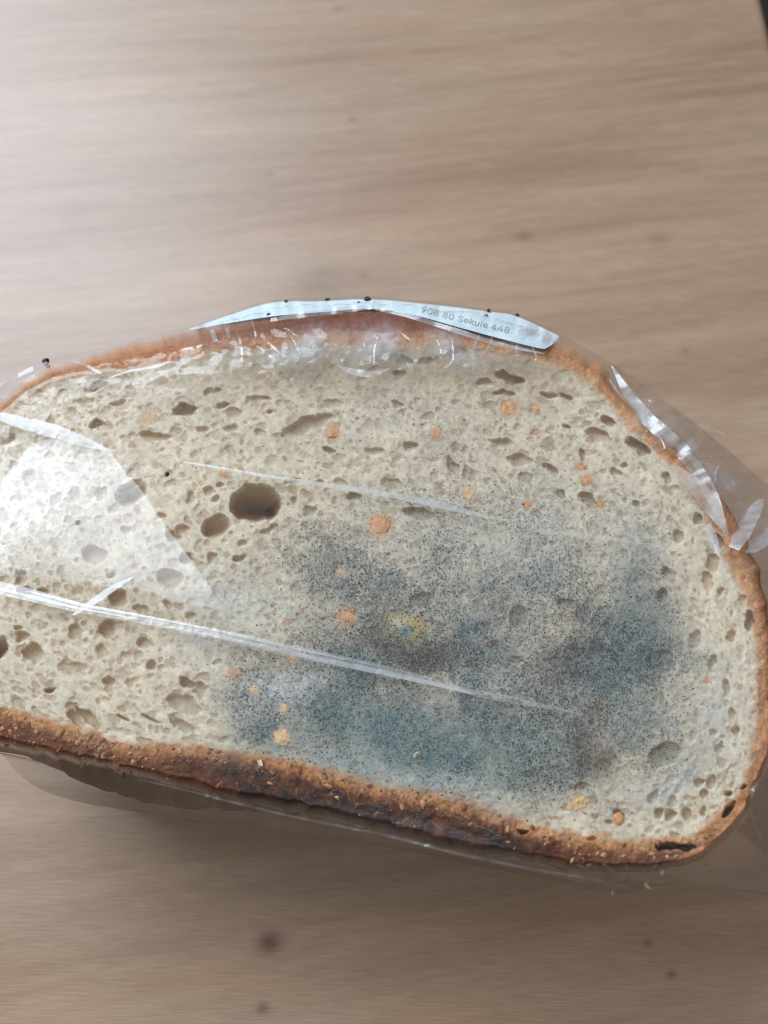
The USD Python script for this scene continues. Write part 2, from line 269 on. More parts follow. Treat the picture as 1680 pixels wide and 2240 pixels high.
def mould_maps(X, Y):
    """How thick the mould stands: (cover, blue green, dark, brown, white) in 0..1"""
    w1, w2 = fbm2(X, Y, 90, 4, 11) - 0.5, fbm2(X, Y, 90, 4, 12) - 0.5
    x, y = X + 110 * w1, Y + 90 * w2
    def el(cx, cy, a, b, deg=0, p=2.0):
        c, s = math.cos(math.radians(deg)), math.sin(math.radians(deg))
        u, v = ((x - cx) * c + (y - cy) * s) / a, (-(x - cx) * s + (y - cy) * c) / b
        return np.exp(-(u * u + v * v) ** (p / 2))
    cloud = fbm2(X, Y, 120, 4, 13)
    cover = np.maximum.reduce([el(1010, 1520, 480, 250, 8, 4), 0.95 * el(870, 1280, 310, 150, 0, 3), 0.9 * el(1330, 1400, 170, 240, 0, 3), el(560, 1530, 95, 90, 0, 4), 0.8 * el(1190, 1280, 210, 150, 0, 3), 0.55 * el(1100, 1130, 350, 120, 5), 0.3 * el(1000, 950, 420, 130, 5)])
    blue = np.maximum.reduce([el(890, 1622, 310, 105, 10, 3), 0.8 * el(600, 1600, 90, 45, 10), 0.6 * el(1130, 1630, 190, 90, 10), 0.5 * el(1390, 1270, 60, 110), 0.6 * el(1400, 1400, 80, 130)])
    dark = np.maximum.reduce([0.9 * el(1350, 1430, 130, 110, -10, 3), 0.8 * el(1430, 1330, 55, 170, 0), 0.8 * el(1300, 1650, 55, 90, 0, 3), 0.8 * el(930, 1440, 190, 48, 12), 0.6 * el(1110, 1350, 90, 60), 0.6 * el(510, 1665, 40, 20), 0.55 * el(1180, 1500, 140, 50, 8), 0.4 * el(700, 1240, 130, 80), 0.5 * el(500, 1560, 50, 60)])
    brown = np.maximum.reduce([el(900, 1425, 120, 35, 12), el(1310, 1630, 42, 80, 5, 3), 0.7 * el(1250, 1440, 60, 50), 0.6 * el(870, 1370, 90, 40)])
    white = np.maximum.reduce([0.9 * el(620, 1500, 105, 40, -10), 0.75 * el(1450, 1720, 75, 35, -20), 0.7 * el(1560, 1560, 60, 110), 0.6 * el(520, 1310, 90, 60, 30), 0.6 * el(430, 1420, 60, 30), 0.6 * el(900, 1700, 200, 26, 12), 0.35 * el(1130, 1180, 300, 100), 0.5 * el(1090, 1490, 60, 30)])
    cover = cover * (0.50 + 0.62 * ss(cloud, 0.34, 0.56))
    blue = np.maximum(blue, 0.62 * cover * ss(fbm2(X, Y, 85, 3, 14), 0.50, 0.66) * ss(Y, 1180, 1350))
    return np.clip(cover, 0, 1), blue, dark, brown, np.clip(white, 0, 1)

# ------------------------------------------------------------------ the loaf
FLECKS = [(832,1147,26,0),(757,1350,21,0),(1115,893,23,0),(1170,890,13,0),(728,945,18,0),(955,948,14,0),(1175,945,9,0),(1000,935,8,1),(1272,1020,14,0),(1285,1050,16,0),(1025,1080,18,1),(1155,1103,11,0),(1315,1103,12,0),(745,1248,9,1),(510,1472,14,0),(555,1508,12,1),
          (620,1550,12,1),(617,1612,20,1),(490,1035,11,0),(318,912,18,1),(628,1362,9,0),(1545,1490,10,0),(640,1440,9,1),(1352,1792,14,0)]
STEP = 2.0
def build_loaf():
    gx, gy = np.arange(-176, 1716, STEP), np.arange(640, 1930, STEP)
    X, Y = np.meshgrid(gx, gy); ny, nx = X.shape
    inI = shapely.contains_xy(P_in, X, Y); inO = shapely.contains_xy(P_out, X, Y)
    dI, _, _ = dist_line(X, Y, INNER); dO, ox, oy = dist_line(X, Y, OUTER)
    s_in = np.where(inI, -dI, dI)                      # > 0 in the crust
    # snap the outermost corners to the outline
    Xs, Ys = np.where(inO, X, ox), np.where(inO, Y, oy); t = np.clip(s_in / np.maximum(s_in + np.where(inO, dO, 0), 1e-6), 0, 1) * (s_in > 0)
    R = edge_drop(X, Y)
    prof = edge_prof(X, Y, t)
    z = -R * prof
    z += 0.9 * (fbm2(X, Y, 260, 3, 1) - 0.5) + 0.55 * (fbm2(X, Y, 46, 4, 2) - 0.5)
    inner_w = ss(-s_in, -8, 22)
    # pores
    depth = np.zeros_like(X); wall = np.zeros_like(X); big = None
    wx, wy = 22 * (fbm2(X, Y, 20, 4, 21) - 0.5), 22 * (fbm2(X, Y, 20, 4, 22) - 0.5)
    def pore(cx, cy, a, b, deg, dep, soft):
        r = max(a, b) * 1.5 + 6
        j0, j1 = np.searchsorted(gx, [cx - r, cx + r]); i0, i1 = np.searchsorted(gy, [cy - r, cy + r])
        if j1 <= j0 or i1 <= i0: return
        sl = np.s_[i0:i1, j0:j1]
        k = min(1.0, min(a, b) / 9.0) * (1.0 if min(a, b) < 20 else 0.6)
        x, y = X[sl] + wx[sl] * k - cx, Y[sl] + wy[sl] * k - cy
        c, s = math.cos(math.radians(deg)), math.sin(math.radians(deg))
        q = np.sqrt(((x * c + y * s) / a) ** 2 + ((-x * s + y * c) / b) ** 2)
        bowl = np.sqrt(np.maximum(1 - np.minimum(q, 1) ** 2.6, 0))
        if dep > 4: bowl = bowl * (0.30 + 0.70 * ss((Y[sl] - cy) / b, -0.9, 0.6))
        depth[sl] = np.maximum(depth[sl], dep * bowl)
        wall[sl] = np.maximum(wall[sl], soft * (1 - ss(q, 0.72, 1.06)))
    # random small pores; flatter and longer near the crusts, rounder in the middle
    pr = np.random.default_rng(3)
    n = 9000
    px, py = pr.uniform(-160, 1690, n), pr.uniform(740, 1850, n)
    ok = shapely.contains_xy(P_in.buffer(-6), px, py); px, py = px[ok], py[ok]
    rad = 2.4 + 4.6 * pr.random(len(px)) ** 2.4 + 7.0 * pr.random(len(px)) ** 6
    dn, nxx, nyy = dist_line(px, py, INNER)
    flat = 1 + 0.9 * pr.random(len(px)) * np.exp(-dn / 160)
    left, top = px < 700, py < 1050
    for i in range(len(px)):
        near = math.degrees(math.atan2(nyy[i] - py[i], nxx[i] - px[i])) + 90
        if top[i]: near = -6 + 12 * (px[i] > 1000)
        pore(px[i], py[i], rad[i] * flat[i], rad[i] / flat[i] ** 0.5, near + pr.normal(0, 16), 0.034 * rad[i] * pr.uniform(0.4, 1.5), pr.uniform(0.25, 0.95))
    small, wall = wall, np.zeros_like(X)
    for k, (cx, cy, a, b, g, dp) in enumerate(HOLES):
        pore(cx, cy, a, b, g, dp * (0.78 if dp < 4.2 else 1.0), min(1.0, 0.45 + dp * 0.12))
    big, wall = wall, np.maximum(wall, small)
    cover, blue, dark, brown, white = mould_maps(X, Y)
    fill = 1 - 0.6 * cover * (s_in < 0)               # the mould bridges the pores
    z -= depth * np.where(depth > 5, 1, fill)
    # fine crumb texture: thin walls round tiny cells
    fine = fbm2(X, Y, 9, 3, 31)
    z += inner_w * 0.22 * (fine - 0.5) * (1 - 0.5 * cover)
    ck = np.clip(1 - inner_w, 0, 1)
    z += ck * (1.3 * (fbm2(X, Y, 17, 3, 33) - 0.5) + 0.6 * (np.abs(fbm2(X, Y, 30, 3, 34) - 0.5)))
    # ---- colour (of the things themselves, plus shade painted in the deepest holes)
    cl = lambda c: np.array(c)[None, None]
    w = lambda m: m[..., None]
    v1 = fbm2(X, Y, 70, 4, 41)
    col = cl((0.765, 0.67, 0.515)) * (1 + 0.25 * w(v1 - 0.5)) * (1 + 0.65 * w(fine - 0.5)) * (1 + 0.30 * w(fbm2(X, Y, 20, 2, 43) - 0.5))
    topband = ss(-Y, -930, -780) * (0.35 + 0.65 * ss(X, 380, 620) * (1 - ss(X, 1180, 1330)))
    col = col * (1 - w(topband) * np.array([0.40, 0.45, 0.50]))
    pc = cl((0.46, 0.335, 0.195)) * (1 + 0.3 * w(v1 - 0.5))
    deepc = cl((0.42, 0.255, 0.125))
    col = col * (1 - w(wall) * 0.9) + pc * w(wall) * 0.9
    dd = ss(depth, 3, 8); col = col * (1 - w(dd)) + deepc * w(dd); dd = ss(depth, 7.6, 10.2); col = col * (1 - w(dd)) + cl((0.15, 0.075, 0.04)) * w(dd)  # floors of the deepest holes darkened in colour, as if shaded
    # mould
    tex = np.clip(0.5 + 1.5 * (0.6 * fbm2(X, Y, 60, 4, 51) + 0.4 * fbm2(X, Y, 15, 3, 53) - 0.5), 0, 1); tex2 = fbm2(X, Y, 8, 2, 52)
    grey = cl((0.310, 0.312, 0.268)); teal = cl((0.125, 0.215, 0.220)); slate = cl((0.165, 0.175, 0.175)); brn = cl((0.135, 0.095, 0.060)); wht = cl((0.62, 0.65, 0.64))
    a = w(np.clip(cover * (0.70 + 0.7 * (tex - 0.4)), 0, 0.92)); col = col * (1 - a) + grey * a
    a = w(np.clip(0.8 * dark * cover * (0.35 + 1.3 * (tex - 0.2)), 0, 0.8)); col = col * (1 - a) + slate * a
    a = w(np.clip(blue * (0.7 + 1.0 * (tex - 0.25)), 0, 0.94)); col = col * (1 - a) + teal * a
    a = w(np.clip(brown * (0.4 + 1.0 * (tex - 0.2)), 0, 0.85)); col = col * (1 - a) + brn * a
    a = w(np.clip(white * (0.35 + 1.2 * (tex - 0.15)), 0, 0.8)); col = col * (1 - a) + wht * a
    grit = np.random.default_rng(9).random(X.shape); grit = 0.5 * grit + 0.25 * (np.roll(grit, 1, 0) + np.roll(grit, 1, 1))
    col = col * (1 + 0.9 * w(cover * (tex2 - 0.5))) * (1 - 0.8 * w(cover * ss(grit, 0.56, 0.74)))
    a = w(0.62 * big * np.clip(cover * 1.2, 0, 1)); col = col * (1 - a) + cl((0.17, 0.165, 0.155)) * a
    # yellow ring with a teal heart
    r1 = np.hypot((X - 886) / 1.45 + 34 * (fbm2(X, Y, 22, 3, 55) - .5), Y - 1376 + 34 * (fbm2(X, Y, 22, 3, 56) - .5))
    a = w(np.clip(0.25 + 1.1 * ss(X - 1.2 * (Y - 1376), 850, 910) * tex, 0, 0.8) * np.exp(-((r1 - 22) / 13) ** 2)); col = col * (1 - a) + cl((0.62, 0.47, 0.16)) * a
    a = w(0.8 * np.exp(-(np.hypot((X - 872) / 1.3, Y - 1362) / 13) ** 2)); col = col * (1 - a) + cl((0.66, 0.66, 0.50)) * a
    a = w(0.9 * np.exp(-(np.hypot((X - 886) / 1.2, Y - 1384) / 12) ** 2)); col = col * (1 - a) + cl((0.13, 0.30, 0.32)) * a
    for fx, fy, fr, pale in FLECKS:
        q = np.hypot(X - fx, Y - fy) + 1.1 * fr * (fbm2(X, Y, 14, 3, 57) - 0.5)
        a = w(0.75 * (1 - ss(q, fr * 0.55, fr * 1.4))); col = col * (1 - a) + cl(((0.64, 0.38, 0.20), (0.68, 0.50, 0.29))[pale]) * a
    # crust: pale seam, orange, dark brown towards the underside of the loaf
    south = ss(Y - 0.20 * (X - 840), 1560, 1700) * (1 - ss(X, 1440, 1560)); rightside = ss(X, 1200, 1500)
    d = s_in + 26 * (fbm2(X, Y, 26, 4, 61) - 0.5) + 14 * (fbm2(X, Y, 7, 2, 62) - 0.5)
    orange = (cl((0.50, 0.215, 0.075)) * w(1 - ss(X, 850, 1150)) + cl((0.56, 0.27, 0.12)) * w(ss(X, 850, 1150))) * (1 + 0.9 * w(fbm2(X, Y, 20, 3, 63) - 0.5))
    rust = cl((0.23, 0.078, 0.030)); char = cl((0.034, 0.012, 0.0085)) * (1 + 0.9 * w(fbm2(X, Y, 12, 3, 65) - 0.5))
    mixc = lambda c, k, a: c * (1 - w(a)) + k * w(a)
    band = (ss(X, 380, 480) * (1 - ss(X, 900, 1000)))   # a broad golden seam in the middle
    cc = mixc(col, orange * cl((1.15, 1.25, 1.25)), ss(d, -16, 6))
    cs = mixc(mixc(cc, rust, ss(d, 10, 34)), char, ss(d, 20, 44) * (0.35 + 0.65 * ss(X, 330, 540)) * (1 - 0.75 * ss(X, 1080, 1330)))
    bl = np.clip(2.2 * (fbm2(X, Y, 24, 4, 64) - 0.42), 0, 1)
    cs = mixc(cs, rust * cl((1.25, 1.3, 1.4)), 0.75 * bl * ss(d, 8, 22) * (1 - ss(X, 1250, 1450)))
    cn = mixc(mixc(cc, orange * cl((1.18, 1.2, 1.3)), ss(d, 4, 20)), cl((0.27, 0.095, 0.05)), ss(d, 6, 34) * np.exp(-((X - 740) / 360) ** 4))
    col = np.where(s_in[..., None] > -30, cs * w(south) + cn * w(1 - south), col)
    # mould also creeps over the seam
    a = w(np.clip(np.exp(-((X - 510) / 38) ** 2 - ((Y - 1672) / 26) ** 2) * 0.8, 0, 1)); col = col * (1 - a) + cl((0.06, 0.045, 0.035)) * a
    a = w(ss(s_in, -26, -6) * (1 - ss(s_in, 4, 22)) * ss(X, 640, 800) * (1 - ss(X, 1080, 1200)) * (Y > 1500) * 0.55 * tex); col = col * (1 - a) + cl((0.30, 0.29, 0.25)) * a
    slot = w(ss(depth, 5, 10) * (Y > 1700)); col = col * (1 - slot) + cl((0.05, 0.02, 0.015)) * slot  # deep slots painted near black, their shade put into the colour
    col = np.clip(col, 0.01, 0.9)
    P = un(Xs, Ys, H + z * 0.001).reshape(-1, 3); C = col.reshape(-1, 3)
    cell = inO[:-1, :-1] | inO[1:, :-1] | inO[:-1, 1:] | inO[1:, 1:]
    crustv = (s_in + 20 * (fbm2(X, Y, 30, 3, 71) - 0.5)) > 0
    ccell = crustv[:-1, :-1]
    loaf = thing('bread_loaf', 'half loaf of white bread lying cut face up, face spread with grey mould', 'bread')
    base = '/World/bread_loaf/'
    N = vnorm(P, grid_tris(ny, nx, cell))
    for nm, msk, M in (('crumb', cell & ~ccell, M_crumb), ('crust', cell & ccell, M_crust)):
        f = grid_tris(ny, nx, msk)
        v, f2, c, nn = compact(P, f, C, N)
        if nm == 'crust':     # the side of the loaf, down to the table
            n_side = 700
            line = shapely.LineString(np.vstack([OUTER, OUTER[:1]])); tt = np.linspace(0, line.length, n_side, endpoint=False)
            q = np.array([line.interpolate(s).coords[0] for s in tt])
            zt = -edge_drop(q[:, 0], q[:, 1]) * 0.98
            top = un(q[:, 0], q[:, 1], H + (zt + 0.25) * 0.001)
            ctr = np.array([0.0, -0.015, 0]); rings = [top]
            bul = np.exp(-((q[:, 0] - 260) / 230) ** 2) * ss(q[:, 1], 1500, 1650)
            for zz, sc, b in ((0.050, 0.995, 0.004), (0.040, 0.985, 0.0055), (0.028, 0.972, 0.004), (0.012, 0.955, 0.002), (0.0015, 0.93, 0)):
                r = ctr + (top - ctr) * sc; r[:, 2] = np.minimum(zz, top[:, 2] - 0.001)
                r[:, 1] -= b * bul
                r[:, :2] += 0.0016 * (meshkit.fbm(r * 160, 3, 5)[:, None] - 0.5) * np.sign(r[:, :2] - ctr[:2])
                rings.append(r)
            nr = len(rings); V = np.vstack(rings); k = np.arange(n_side); k2 = (k + 1) % n_side
            F = []
            for r in range(nr - 1):
                a_, b_, c_, d_ = r * n_side + k, r * n_side + k2, (r + 1) * n_side + k2, (r + 1) * n_side + k
                F += [np.stack([a_, d_, c_], 1), np.stack([a_, c_, b_], 1)]
            V = np.vstack([V, [[0, -0.015, 0.0015]]]); F.append(np.stack([(nr - 1) * n_side + k, np.full(n_side, len(V) - 1), (nr - 1) * n_side + k2], 1))
            F = np.vstack(F)
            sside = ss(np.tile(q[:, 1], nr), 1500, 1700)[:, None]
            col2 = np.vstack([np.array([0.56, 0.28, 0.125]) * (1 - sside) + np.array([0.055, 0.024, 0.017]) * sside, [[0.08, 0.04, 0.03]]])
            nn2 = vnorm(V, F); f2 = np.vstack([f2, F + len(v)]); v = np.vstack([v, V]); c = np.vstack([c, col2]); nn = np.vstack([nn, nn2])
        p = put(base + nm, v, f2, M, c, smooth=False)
        me = UsdGeom.Mesh(p); me.CreateNormalsAttr(Vt.Vec3fArray.FromNumpy(nn.astype(np.float32))); me.SetNormalsInterpolation('vertex')
    stage.GetPrimAtPath(base + 'crust').SetCustomDataByKey('label', 'baked crust, orange at the top and burnt brown along the bottom edge')
    from scipy.interpolate import RegularGridInterpolator as RGI
    zf = RGI((gy, gx), z, bounds_error=False, fill_value=-8); sf = RGI((gy, gx), s_in, bounds_error=False, fill_value=50)
    return zf, sf
zf, sf = build_loaf()
zat = lambda x, y: zf(np.stack([np.asarray(y, float), np.asarray(x, float)], -1))

def blobs(n, seed, sub=0):
    """a few little rough lumps of 8 to 80 triangles"""
    r = np.random.default_rng(seed); out = []
    for _ in range(n):
        s = trimesh.creation.icosphere(sub); s.vertices *= r.uniform(0.6, 1.25, (len(s.vertices), 1)); out.append((np.array(s.vertices), np.array(s.faces)))
    return out

def scatter(path, x, y, size, lift, mat_, seed, flat=0.6, octa=True):
    """many specks as one mesh"""
    r = np.random.default_rng(seed); n = len(x)
    if octa:
        bv = np.array([[1, 0, 0], [0, 1, 0], [-1, 0, 0], [0, -1, 0], [0, 0, 1.0]]); bf = np.array([[0, 1, 4], [1, 2, 4], [2, 3, 4], [3, 0, 4]])
    else:
        bv = np.array([[1, .2, 0], [.3, 1, 0], [-.8, .7, 0], [-1, -.5, 0], [0, -1, 0], [.8, -.7, 0], [0, 0, 1.0]]); bf = np.array([[i, (i + 1) % 6, 6] for i in range(6)])
    v = np.repeat(bv[None], n, 0) * r.uniform(0.6, 1.35, (n, len(bv), 1))
    th = r.uniform(0, 6.28, n); c, s = np.cos(th)[:, None], np.sin(th)[:, None]
    asp = r.uniform(0.6, 1.5, n)[:, None]
    vx, vy = v[..., 0] * asp, v[..., 1] / asp
    vv = np.stack([vx * c - vy * s, vx * s + vy * c, v[..., 2] * flat], -1) * size[:, None, None]
    vv += un(x, y, H + 0.001 * (zat(x, y) + lift))[:, None]
    f = (bf[None] + (np.arange(n) * len(bv))[:, None, None]).reshape(-1, 3)
    return put(path, vv.reshape(-1, 3), f, mat_, smooth=False)

def build_mould():
    r = np.random.default_rng(12)
    n = 330000
    x, y = r.uniform(420, 1560, n), r.uniform(880, 1800, n)
    cover, blue, dark, brown, white = mould_maps(x, y)
    clump = fbm2(x, y, 26, 3, 81)
    dens = np.clip(cover ** 1.6 * (0.15 + 0.18 * dark + 0.05 * blue + 0.16 * brown - 0.10 * white) * (0.3 + 1.6 * np.clip(clump - 0.25, 0, 1)) * 1.5, 0, 1)
    s = sf(np.stack([y, x], -1))
    k = (r.random(n) < dens) & (s < -2)
    x, y = x[k], y[k]
    size = (0.065 + 0.135 * r.random(len(x)) ** 2.4) * 1e-3
    p = scatter('/World/bread_loaf/mould_spores', x, y, size, 0.06, M_spore, 4)
    p.SetCustomDataByKey('kind', 'stuff'); p.SetCustomDataByKey('label', 'tiny black mould specks dotting the grey patch')
    # pale fuzz
    n = 26000
    x, y = r.uniform(420, 1600, n), r.uniform(1000, 1810, n)
    cover, blue, dark, brown, white = mould_maps(x, y)
    k = (r.random(n) < np.clip(0.35 * cover + 0.6 * white + 0.3 * blue, 0, 1)) & (sf(np.stack([y, x], -1)) < 2)
    x, y = x[k], y[k]; m_ = len(x)
    L = r.uniform(5, 17, m_); th = r.uniform(0, 6.28, m_)
    pts = np.zeros((m_, 4, 3)); b = r.normal(0, 0.5, m_)
    for i in range(4):
        t = i / 3; a = th + b * t
        xx, yy = x + L * t * np.cos(a), y + L * t * np.sin(a)
        pts[:, i] = un(xx, yy, H + 0.001 * (zat(x, y) + 0.05 + 0.55 * t * (1 - 0.6 * t) * r.uniform(0.3, 1, m_)))
    strands('/World/bread_loaf/mould_fuzz', pts, 0.000035, M_hair, 'fine pale mould threads over the grey patch')
def strands(path, pts, width, mat_, label):
    c = UsdGeom.BasisCurves.Define(stage, path)
    c.CreateTypeAttr('linear'); n, k = pts.shape[:2]
    c.CreatePointsAttr(Vt.Vec3fArray.FromNumpy(pts.reshape(-1, 3).astype(np.float32)))
    c.CreateCurveVertexCountsAttr(Vt.IntArray.FromNumpy(np.full(n, k, np.int32)))
    c.CreateWidthsAttr(Vt.FloatArray.FromNumpy(np.full(n * k, width, np.float32))); c.SetWidthsInterpolation('vertex')
    UsdShade.MaterialBindingAPI.Apply(c.GetPrim()).Bind(mat_)
    c.GetPrim().SetCustomDataByKey('kind', 'stuff'); c.GetPrim().SetCustomDataByKey('label', label)
build_mould()

def lump(path, cx, cy, r_px, M, seed, flat=0.45, lift=0.0, aspect=1.0, z=None):
    s = trimesh.creation.icosphere(4 if r_px > 9 else 3)
    v = np.array(s.vertices); q = np.random.default_rng(seed).uniform(0, 50, 3)
    v *= (0.35 + 0.75 * meshkit.fbm(v * 1.8 + q, 3, seed) + 0.6 * meshkit.fbm(v * 5 + q, 3, seed + 1))[:, None]
    mm = r_px * W / 1680
    th = (seed * 1.37) % 3.14; c, sn = math.cos(th), math.sin(th)
    x, y = v[:, 0] * aspect, v[:, 1]
    v = np.stack([x * c - y * sn, x * sn + y * c, v[:, 2] * flat], -1) * mm
    zz = float(zat(cx, cy)) if z is None else z
    v += un(cx, cy, H + 0.001 * (zz + lift))
    return put(path, v, np.array(s.faces), M)

for k, (x, y, r, pale) in enumerate(FLECKS):
    p = lump('/World/bread_loaf/orange_fleck' + (f'_{k:03d}' if k else ''), x, y, r * 0.68, M_fleck[pale], k + 1, 0.20, -0.08, 1.15)
lump('/World/bread_loaf/torn_chunk', 1265, 1756, 21, M_fleck[1], 77, 0.45, 0.3, 1.0)

def shard(path, cx, cy, r_px, M, seed, lift, z=None):
    # a torn crumb: the hull of a few random points, faces left sharp
    q = np.random.default_rng(seed).normal(size=(13, 3)) * np.array([1.0, 0.62, 0.4]); h = trimesh.convex.convex_hull(q)
    v = np.array(h.vertices) * r_px * 0.62 * W / 1680; th = seed * 1.7; c, sn = math.cos(th), math.sin(th)
    v = np.stack([v[:, 0] * c - v[:, 1] * sn, v[:, 0] * sn + v[:, 1] * c, v[:, 2]], -1) + un(cx, cy, H + 0.001 * ((float(zat(cx, cy)) if z is None else z) + lift))
    return put(path, v, np.array(h.faces), M, smooth=False)
shard('/World/bread_loaf/white_crumb', 912, 1652, 12, M_white, 78, 0.35)
shard('/World/bread_loaf/white_crumb_001', 568, 1668, 9, M_white, 79, 0.3)
def crust_chips():
    r = np.random.default_rng(33); n = 2600
    x = r.uniform(-40, 1560, n); base = np.interp(x, INNER[INNER[:, 1] > 1500][::-1, 0], INNER[INNER[:, 1] > 1500][::-1, 1])
    y = base + r.normal(28, 26, n)
    s = sf(np.stack([y, x], -1)); k = (s > 0) & (s < 75) & (r.random(n) < np.where(x < 320, 0.8, np.where(s > 36, 0.10, 0.32)))
    x, y = x[k], y[k]
    size = (0.09 + 0.48 * r.random(len(x)) ** 4) * 1e-3
    half = r.random(len(x)) < 0.5
    p = scatter('/World/bread_loaf/crust_flakes', x[half], y[half], size[half], 0.12, M_chip, 5, 0.5, False)
    p.SetCustomDataByKey('kind', 'stuff')
    p = scatter('/World/bread_loaf/crust_crumbles', x[~half], y[~half], size[~half] * 1.2, 0.1, plain('crust_chip_material', (0.25, 0.09, 0.038), 0.5, 0.35, 0.5), 6, 0.6, False)
    p.SetCustomDataByKey('kind', 'stuff')
    # cobweb-like threads on the burnt edge
    n = 70; x = r.uniform(520, 1100, n); base = np.interp(x, INNER[INNER[:, 1] > 1500][::-1, 0], INNER[INNER[:, 1] > 1500][::-1, 1]); y = base + r.uniform(15, 75, n)
    pts = np.zeros((n, 6, 3)); th = r.uniform(0, 6.28, n); L = r.uniform(20, 70, n); b = r.normal(0, 0.9, n)
    for i in range(6):
        t = i / 5; a = th + b * t
        xx, yy = x + L * t * np.cos(a), y + L * t * np.sin(a) * 0.7
        pts[:, i] = un(xx, yy, H + 0.001 * (np.maximum(zat(xx, yy), zat(x, y) - 2) + 0.4))
    strands('/World/bread_loaf/mould_threads', pts, 0.000018, M_hair, 'cobweb-like mould threads on the burnt bottom crust')
crust_chips()

# ------------------------------------------------------------------ the bag
bag = thing('plastic_bag', 'clear crinkled plastic bag wrapped round the mouldy bread, label strip on its far edge', 'plastic bag')
BAG = '/World/plastic_bag/'
def film_base(X, Y, crinkle=1.0):
    """height of the film over the face, mm, relative to the face"""
    inI = shapely.contains_xy(P_in, X, Y); inO = shapely.contains_xy(P_out, X, Y); inF = shapely.contains_xy(P_film, X, Y)
    dI, _, _ = dist_line(X, Y, INNER); dO, _, _ = dist_line(X, Y, OUTER); dF, _, _ = dist_line(X, Y, FILM)
    s = np.where(inI, 0, dI); t = np.where(inI, 0, s / np.maximum(s + np.where(inO, dO, 0), 1e-6)); t = np.where(inO, t, 1)
    R = edge_drop(X, Y)
    prof = edge_prof(X, Y, t)
    o = np.where(inO, 0, dO); t2 = o / np.maximum(o + np.where(inF, dF, 0), 1e-6)
    reach = 0.26 * np.hypot(0, np.clip(o + np.where(inF, dF, 0), 0, 70)) 
    right = ss(X, 1500, 1650)
    z = -R * prof * 0.9 - t2 * (reach + 14 * right * ss(Y, 900, 1500))
    edge = np.where(inI, np.exp(-dI / 40), 1)
    z += 1.15 + 0.7 * (fbm2(X, Y, 330, 2, 91) - 0.5) + 0.3 * edge * (fbm2(X, Y, 60, 3, 92) - 0.5)
    z += 1.2 * (1 - ss(Y, 800, 1030)) * np.where(inI, 1, np.exp(-dI / 25))
    # crinkles along the far rim and the right shoulder
    cr = np.exp(-((Y - (755 + 0.00012 * (X - 760) ** 2)) / 60) ** 2) * ss(X, 250, 420) * (1 - ss(X, 1150, 1300))
    cr = np.maximum(cr, 0.8 * np.exp(-(np.abs((Y - 900) - 0.92 * (X - 1420)) / 75) ** 2) * ss(X, 1300, 1380))
    cr = np.maximum(cr, 0.5 * np.exp(-((X - 150) / 120) ** 2 - ((Y - 800) / 40) ** 2))
    rid = 1 - 2 * np.abs(fbm2(X + 0.6 * Y, Y * 1.5, 62, 3, 93) - 0.5)
    rid2 = 1 - 2 * np.abs(fbm2(X, Y * 1.4, 27, 2, 94) - 0.5)
    z += crinkle * cr * (1.5 * (rid - 0.6) + 0.45 * (rid2 - 0.6))
    return z
